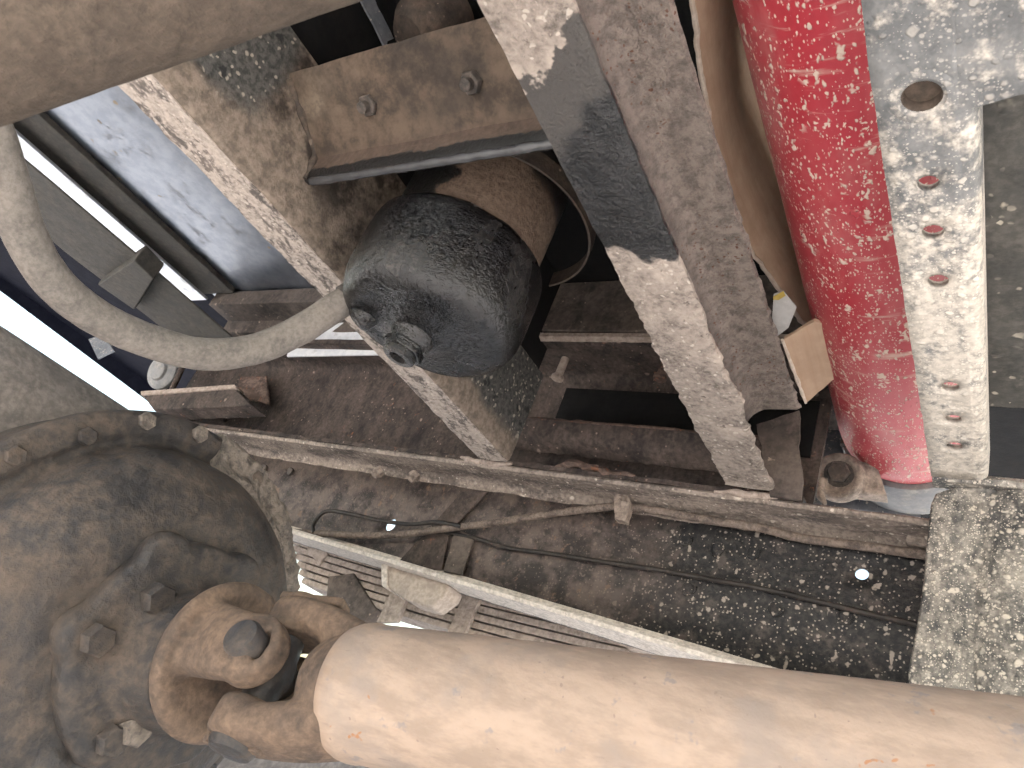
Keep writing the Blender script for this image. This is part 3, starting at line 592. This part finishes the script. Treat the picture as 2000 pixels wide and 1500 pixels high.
# ------------------------------------------------------------------ axle housing and differential
ax_ = V((1, 0, .03)).normalized(); CD = V((-.86, .569, -.012))
t = thing('differential', 'large round greasy differential housing with bolted rim at the lower left', 'differential', CD + V((0, 0, -.28)))
bm = B(); lathe(bm, CD, ax_, [(.05, -.24), (.15, -.235), (.215, -.20), (.245, -.12), (.25, -.03), (.258, -.024), (.262, -.018), (.262, -.002), (.258, .006), (.234, .008), (.229, .001), (.220, .001), (.217, .012), (.213, .03), (.205, .05), (.190, .072), (.170, .088), (.145, .098), (.08, .10)], 72)
for v in bm.verts: v.co += noise.noise_vector(v.co * 11) * .005
for i in range(2):
    a = (1.2, 3.4)[i]; d, u, v = frame(ax_); e = u * math.cos(a) + v * math.sin(a)
    tube(bm, [CD + ax_ * .012 + e * .215, CD + ax_ * .06 + e * .195, CD + ax_ * .095 + e * .13], .016, 10, 10)
carrier_bm = bm
link('carrier', carrier_bm, 'diff', t, remesh=.0045)
bm = B(); CG = CD + V((0, .004, -.006))
lathe(bm, CG, ax_, [(.09, .07), (.120, .086), (.1225, .092), (.122, .112), (.118, .118), (.108, .121), (.085, .124), (.075, .132), (.07, .15), (.066, .165), (.05, .17)], 72)
d, u, v = frame(ax_)
for a_deg in (10, 75, 132, 190, 250, 310):
    pp = CD + (u * math.cos(math.radians(a_deg)) + v * math.sin(math.radians(a_deg))) * .1; lathe(bm, pp, ax_, [(.033, .07), (.031, .112), (.027, .1215), (.01, .1225)], 28)
for w_ in bm.verts: w_.co += noise.noise_vector(w_.co * 16) * .003
cage = link('bearing_cage', bm, 'diff', t, remesh=.0038)
d, u, v = frame(ax_)
def onrim(px, py, x):
    r_ = ray(px, py); P_ = CD + ax_ * x; return r_ * (P_.dot(ax_) / r_.dot(ax_))
rim = [(285, 822), (388, 848), (168, 852)]
for q in rim: hexbolt('rim_bolt', t, onrim(*q, .007), ax_, .0098, .008, 'diff' if q[0] < 200 else 'mud', False)
p_r = onrim(388, 848, .008) - CD; a0 = math.atan2(p_r.dot(v), p_r.dot(u))
for kx in range(2, 14):
    if kx == 12: continue
    a = a0 + kx * 2 * PI / 14; pp = CD + ax_ * .008 + (u * math.cos(a) + v * math.sin(a)) * .246
    hexbolt('rim_bolt', t, pp, ax_, .0098, .008, 'diff', False)
for q in ((300, 1168), (255, 1420)): hexbolt('cage_bolt', cage, onrim(*q, .122), ax_, .0155, .018, 'diff' if q[1] < 1300 else 'mud', False)
for a_deg in (10, 75, 190):
    pp = CD + ax_ * .122 + (u * math.cos(math.radians(a_deg)) + v * math.sin(math.radians(a_deg))) * .1
    hexbolt('cage_bolt', cage, pp, ax_, .0145, .014, 'diff', False)
bm = B(); p_ = onrim(40, 1190, .06); lathe(bm, p_ - ax_ * .05, ax_ + V((0, -.25, -.1)), [(.064, 0), (.062, .052), (.056, .060), (.03, .064), (.001, .066)], 40); link('cover_boss', bm, 'cap', t, remesh=.004)
# caked mud along the rim's right flank
base = onrim(560, 1030, .0) - CD; ab0 = math.atan2(base.dot(v), base.dot(u)); rings = []
for i in range(150):
    f = i / 149; ab = ab0 - .62 + 1.32 * f; e = u * math.cos(ab) + v * math.sin(ab); env = min(1, 6 * f, 6 * (1 - f)); ring = []
    for j, (r_, x_) in enumerate(((.255, -.020), (.261, -.016), (.264, -.008), (.264, .0), (.261, .006), (.255, .010), (.246, .012), (.236, .014), (.228, .018), (.222, .024), (.217, .031), (.212, .036), (.205, .040), (.20, .036), (.23, -.01))):
        p = CD + ax_ * x_ + e * r_
        if j < 13:
            n_ = (e * .8 + ax_ * .6); p += n_ * env * (.0035 + .006 * noise.noise(p * 38) + .0035 * noise.noise(p * 95) + .002 * noise.noise(p * 210)) - n_ * .003 * (j > 10)
        ring.append(p)
    rings.append(ring)
bm = B(); loft(bm, rings); link('mud_crust', bm, 'mud', t)
# axle tube going to the near and the far wheel
t = thing('axle_housing', 'dusty tan axle housing below the bright slit of daylight', 'axle', (-1.12, .3, .0))
bm = B(); rings = []
for y, hw, zt_, zl in ((-.9, .085, .16, -.10), (-.2, .095, .22, -.13), (.15, .105, .268, -.16), (.35, .12, .274, -.18), (.57, .13, .274, -.20), (.72, .12, .2, -.2), (.85, .1, .06, -.18), (1.6, .08, .02, -.14)):
    cx_ = -1.165; zc, hz = (zt_ + zl) / 2, (zt_ - zl) / 2
    rings.append([V((cx_ + hw * math.copysign(abs(math.cos(a)) ** .6, math.cos(a)), y, zc + hz * math.copysign(abs(math.sin(a)) ** .6, math.sin(a)))) for a in [2 * PI * i / 28 for i in range(28)]])
loft(bm, rings); link('housing', bm, 'axle', t, remesh=.008)

# ------------------------------------------------------------------ drive shaft with universal joint
S0, S1 = at(692, 1347, .688), at(2250, 1588, .462)
sd_ = (S1 - S0).normalized()
t = thing('drive_shaft', 'pale dusty brown drive shaft tube along the bottom edge with its joint yoke', 'drive shaft', S0 + V((0, 0, -.07)))
bm = B(); L_ = (S1 - S0).length
L_ *= 2.2
lathe(bm, S0, sd_, [(.040, -.012), (.050, -.009), (.0565, -.003), (.0598, .005), (.0612, .013), (.0612, .018), (.0603, .023), (.0605, .10)] + [(.0605, .10 + (L_ - .1) * i / 12) for i in range(1, 13)], 72); link('tube', bm, 'shaft', t)
Q0 = at(532, 1312, .72)                                     # centre of the joint
tocam = (-Q0).normalized(); b_ = (tocam - sd_ * tocam.dot(sd_)).normalized(); c_ = sd_.cross(b_)
if (c_.z) < 0: c_ = -c_
th = math.radians(24)
e1 = b_ * math.cos(th) + c_ * math.sin(th)                    # axis of the flange yoke ears (towards the camera)
e2 = sd_.cross(e1).normalized()
if e2.z < 0: e2 = -e2
bm = B()
def arm(bm, path, ws, ts, wd):
    rings = []; path = smooth_path(path, 16)
    for i, p in enumerate(path):
        f = i / 16; d = (path[min(i + 1, 16)] - path[max(i - 1, 0)]).normalized(); w_ = (wd - d * wd.dot(d)).normalized(); n_ = d.cross(w_)
        a, b = ws[0] + (ws[1] - ws[0]) * f, ts[0] + (ts[1] - ts[0]) * f
        rings.append([p + w_ * a * math.copysign(abs(math.cos(q)) ** .7, math.cos(q)) + n_ * b * math.copysign(abs(math.sin(q)) ** .7, math.sin(q)) for q in [2 * PI * j / 20 for j in range(20)]])
    loft(bm, rings)
for sgn in (1, -1):                                          # shaft yoke: two arms and ears
    ear = Q0 + e2 * sgn * .056
    arm(bm, [S0 + sd_ * .03 + e2 * sgn * .026, S0 - sd_ * .008 + e2 * sgn * .038, S0.lerp(Q0, .45) + e2 * sgn * .049, ear + sd_ * .012, ear - sd_ * .012], (.042, .030), (.022, .017), e1)
    lathe(bm, ear - e2 * sgn * .022, e2 * sgn, [(.028, 0), (.031, .006), (.031, .030), (.028, .034)], 28)
lathe(bm, S0, sd_, [(.02, -.048), (.038, -.040), (.047, -.022), (.053, -.004), (.0575, .016)], 40)
yk = link('shaft_yoke', bm, 'yoke', t, remesh=.0032)
for sgn in (1, -1):
    ear = Q0 + e2 * sgn * .058; bm = B(); lathe(bm, ear, e2 * sgn, [(.023, 0), (.023, .016), (.020, .021), (.001, .0235)], 28); link('bearing_cap', bm, 'cap' if sgn < 0 else 'yoke', yk)
    for m_ in (-1, 1): hexbolt('strap_bolt', yk, ear + sd_ * m_ * .026 + e2 * sgn * .012, e2 * sgn, .0065, .006, 'yoke', False)
bm = B(); ear = Q0 + e2 * .058
slab(bm, [ear + e2 * .014 + sd_ * a + e1 * b for a, b in ((-.03, -.012), (.045, -.014), (.048, .012), (-.03, .014))], e2 * .010); link('bearing_strap', bm, 'yoke', yk, bevel=.003)
t2 = thing('flange_yoke', 'brown round companion flange with two yoke ears facing the shaft', 'flange yoke', Q0 + V((-.08, 0, -.08)))
F0 = at(452, 1296, .766); fd = (Q0 - F0).normalized(); fd = (ax_ * .8 + sd_ * .2).normalized()
bm = B(); lathe(bm, F0 - fd * .02, fd, [(.04, -.03), (.062, -.01), (.077, -.004), (.0815, .004), (.0815, .011), (.077, .016), (.066, .018), (.052, .013), (.03, .012)], 64)
for sgn in (1, -1):
    ear = Q0 + e1 * sgn * .044
    arm(bm, [F0 + e1 * sgn * .046 - fd * .02, F0 + e1 * sgn * .048 + fd * .012, ear - sd_ * .018, ear + sd_ * .012], (.040, .030), (.022, .017), e2)
    lathe(bm, ear - e1 * sgn * .02, e1 * sgn, [(.030, 0), (.034, .005), (.034, .026), (.031, .029), (.0235, .029), (.0225, .016)], 28)
link('flange', bm, 'yoke', t2, remesh=.0032)
bm = B(); ear = Q0 + e1 * .044
lathe(bm, ear - e1 * .01, e1, [(.019, 0), (.019, .026), (.0165, .031), (.001, .033)], 28); link('bearing_cap', bm, 'cap', t2)
bm = B(); lathe(bm, Q0 - e1 * .05, e1, [(.015, 0), (.018, .03), (.018, .07), (.015, .1)], 20); lathe(bm, Q0 - e2 * .05, e2, [(.015, 0), (.018, .03), (.018, .07), (.015, .1)], 20); lathe(bm, Q0 - sd_ * .02, sd_, [(.012, 0), (.024, .008), (.024, .03), (.012, .04)], 20)
link('joint_cross', bm, 'cap', t2, remesh=.003)

# ------------------------------------------------------------------ red cylinder
t = thing('red_cylinder', 'large red steel cylinder splashed with cream mud at the right', 'cylinder', (-.094, .8, .6))
bm = B(); RC = V((-.128, -.2, .712))
prof = [(.103, 0)] + [(.105, .05 * i) for i in range(1, 27)] + [(.1048, 1.36), (.103, 1.385), (.099, 1.405), (.092, 1.42), (.08, 1.43)]
lathe(bm, RC, (0, 1, 0), prof, 96); link('barrel', bm, 'red', t)
bm = B(); lathe(bm, RC, (0, 1, 0), [(.094, 1.412), (.105, 1.414), (.1065, 1.418), (.108, 1.50), (.09, 1.52)], 80); link('base_ring', bm, 'ring', t)
t = thing('lug_bracket', 'cast lug with a bolt, beside the foot of the red cylinder', 'lug', ony(1640, 930, 1.16))
lp = ony(1640, 925, 1.16); bm = B()
lathe(bm, lp + V((0, .02, 0)), (-.1, -1, -.25), [(.040, 0), (.042, .012), (.038, .026), (.030, .028), (.026, .022), (.001, .021)], 32)
slab(bm, [lp + V((.0, 0, .02)), lp + V((.05, .0, .03)), lp + V((.07, .02, -.02)), lp + V((.02, .0, -.03))], (0, .03, 0))
tube(bm, [lp + V((-.03, 0, -.015)), lp + V((-.025, -.005, -.04)), lp + V((-.012, -.005, -.062))], lambda q: .013 - .009 * q, 10, 12)
link('lug', bm, 'bolt', t, remesh=.003)
hexbolt('bolt', t, lp + V((0, -.002, 0)), (-.1, -1, -.25), .016, .012, 'darkbolt', True)
bm = B(); tube(bm, [ony(1650, 870, 1.2), ony(1662, 800, 1.2)], .008, 10, 12); link('stud', bm, 'subframe', t)
# grey panel behind
bm = B(); slab(bm, rag([ony(1570, 735, 1.3), ony(1760, 700, 1.3), ony(1800, 1010, 1.3), ony(1572, 985, 1.3)], .03, .003), (0, .01, 0))
tag(link('grey_panel', bm, 'grey'), 'bluish grey speckled panel between the cardboard and the red cylinder', 'panel')
bm = B(); slab(bm, [ony(1520, 720, 1.2), ony(1572, 740, 1.2), ony(1570, 1000, 1.2), ony(1500, 985, 1.2)], (0, .01, 0))
tag(link('side_plate', bm, 'subframe'), 'dark rusty plate beside the end of the right crossmember', 'plate')
# cardboard
t = thing('cardboard', 'brown corrugated cardboard sheet wedged against the red cylinder', 'cardboard', (-.27, .7, .70))
low = [(1355, -60), (1366, 60), (1373, 130), (1386, 200), (1402, 300), (1424, 380), (1462, 470), (1495, 520), (1528, 565), (1558, 610), (1592, 650)]
bot = [onz(a, b, .705) for a, b in low]
def cshift(i, z): 
    p = bot[i]; return V((p.x + .02 + .012 * math.sin(i * 1.3), p.y + .01, z))
bm = B(); rings = []
N_ = 60
lowp = smooth_path(bot, N_); top_ = smooth_path([cshift(i, .93) for i in range(len(bot))], N_)
for i in range(N_ + 1):
    a, b = lowp[i], top_[i]; jag = V((noise.noise((i * .6, 0, 0)) * .003, 0, noise.noise((i * .5, 4, 0)) * .003))
    rings.append([a + jag, a.lerp(b, .06) + jag * .4 + V((.004, 0, 0)), a.lerp(b, .4), b, b + V((-.004, 0, 0)), a.lerp(b, .4) + V((-.005, 0, 0)), a + jag + V((-.005, 0, .0))])
loft(bm, rings); link('sheet', bm, 'card', t)
bm = B(); rings = []
for i in range(N_ + 1):
    a = lowp[i]; jag = V((noise.noise((i * .6, 0, 0)) * .003, 0, noise.noise((i * .5, 4, 0)) * .003)); q = .0028 + .0022 * abs(noise.noise((i * .9, 2, 2)))
    rings.append([a + jag + V((-.003 + q * math.cos(s), 0, -.002 + q * math.sin(s))) for s in [2 * PI * j / 8 for j in range(8)]])
loft(bm, rings); link('torn_edge', bm, 'cardedge', t)
bm = B(); slab(bm, rag([onz(1530, 662, .63), onz(1590, 628, .635), onz(1640, 640, .645), onz(1632, 738, .64), onz(1575, 787, .63)], .01, .0015, 120), (0, 0, .005)); link('folded_flap', bm, 'card', t)
bm = B(); e0, e1_ = onz(1528, 664, .6285), onz(1574, 787, .6285); tube(bm, [e0, e0.lerp(e1_, .5), e1_], .0028, 24, 8, wob=.5); link('flap_edge', bm, 'cardedge', t)
bm = B(); pp = [onz(1511, 575, .655), onz(1530, 568, .655), onz(1556, 600, .65), onz(1540, 640, .64), onz(1518, 657, .635), onz(1508, 620, .645)]; slab(bm, pp, (0, 0, .001))
t = tag(link('paper_tag', bm, 'paper'), 'curled grey paper tag with a yellow strip beside the cardboard', 'paper tag')
bm = B(); slab(bm, [onz(1510, 580, .6525), onz(1530, 569, .6525), onz(1534, 578, .6525), onz(1511, 592, .6525)], (0, 0, .0008)); link('yellow_strip', bm, 'yellow', t)

# ------------------------------------------------------------------ perforated bracket and splattered plates at the right edge
t = thing('perforated_bracket', 'cream dust-covered bracket with a row of round holes in front of the red cylinder', 'bracket', (-.05, .65, .5))
hs = [(1813, 358), (1822, 453), (1832, 549), (1856, 755), (1862, 818), (1865, 871)]
hol = []
for i, q in enumerate(hs):
    p = onz(*q, .5); hol.append((p.y, p.x, (.0078, .0083, .0086, .0085, .0082, .0085)[i], .017))
p = onz(1800, 190, .5); hol.append((p.y, p.x, .0135, .019))
bm = B(); holed(bm, (0, 0, .5), (0, 1, 0), (1, 0, 0), .18, .955, lambda y: -.088 + .017 * max(0, min(1, (y - .356) / .6)) + .001 * noise.noise((y * 30, 0, 0)), lambda y: -.034 + .022 * (y - .4), hol, 24)
link('plate', bm, 'cream', t, solid=-.005, recalc=False)
bm = B(); sweep(bm, 'y', lambda y: [(-.0345 + .022 * (y - .4), .5)] + [(-.0345 + .022 * (y - .4) + a, .5 + b) for a, b in arc(0, .012, .012, -90, 0, 5)] + [(-.0225 + .022 * (y - .4), .545), (-.0265 + .022 * (y - .4), .545), (-.0265 + .022 * (y - .4), .512), (-.0345 + .022 * (y - .4), .505)], .395, .955, 40); link('folded_edge', bm, 'cream', t)
bm = B(); slab(bm, [V((-.0415, .18, .5002)), V((.3, .18, .5002)), V((.3, .385, .503)), V((.0, .392, .502)), V((-.034, .398, .5002))], (0, 0, .005)); link('upper_plate', bm, 'cream', t)
bm = B(); lathe(bm, onz(1800, 190, .5) + V((0, 0, .001)), (0, 0, -1), [(.0135, -.0005), (.0128, -.002), (.0122, -.010), (.001, -.011)], 36, False, True); link('plugged_boss', bm, 'anglebr', t)
bm = B(); lathe(bm, onz(1800, 190, .5) + V((0, 0, .001)), (0, 0, -1), [(.023, .0005), (.020, .0022), (.016, .0022), (.0134, -.001)], 36, False, False); link('boss_rim', bm, 'cream', t)
for i, q in enumerate(hs):
    p = onz(*q, .5); bm = B(); r_ = hol[i][2]; lathe(bm, p + V((0, 0, .001)), (0, 0, 1), [(r_ + .0006, -.0016), (r_, -.0012), (r_, .006)], 24, False, False); link('hole_lip', bm, 'cream', t)
bm = B(); slab(bm, rag([V((-.034, .39, .548)), V((.3, .39, .548)), V((.3, .86, .55)), V((-.024, .86, .55))], .03, .002), (0, 0, .006))
tag(link('recessed_panel', bm, 'panel'), 'dull grey spotted panel recessed right of the perforated bracket', 'panel')
t = thing('splattered_plate', 'black plate thick with cream mud splashes at the lower right edge', 'plate', (.0, .98, .2))
bm = B(); rings = []
edge_l = [(1823, 938), (1816, 985), (1812, 1030), (1806, 1080), (1803, 1130), (1795, 1190), (1784, 1250), (1772, 1310), (1760, 1380)]
for i, q in enumerate(edge_l):
    p = ony(*q, .975); z = p.z; x0 = p.x
    cr = -.010 + .004 * math.sin(i)
    xs = [x0, x0 + .02, cr - .012, cr - .004, cr + .004, cr + .03, .12, .35]
    ys = [.975, .972, .972, .976, .966, .958, .955, .955]
    rings.append([V((a, b + .0015 * noise.noise((a * 40, z * 40, 0)), z)) for a, b in zip(xs, ys)] + [V((a, b + .005, z)) for a, b in zip(xs[::-1], ys[::-1])])
loft(bm, rings); link('plate', bm, 'splat', t, sub=1)
bm = B(); sweep(bm, 'x', lambda x: [(.958, .497), (.953, .503 + .0015 * noise.noise((x * 60, 0, 0))), (.958, .510), (.985, .512), (.985, .500)], -.07, .35, 60); link('top_lip', bm, 'splat', t)

for o in bpy.data.objects:
    if '_o' in o: del o['_o']
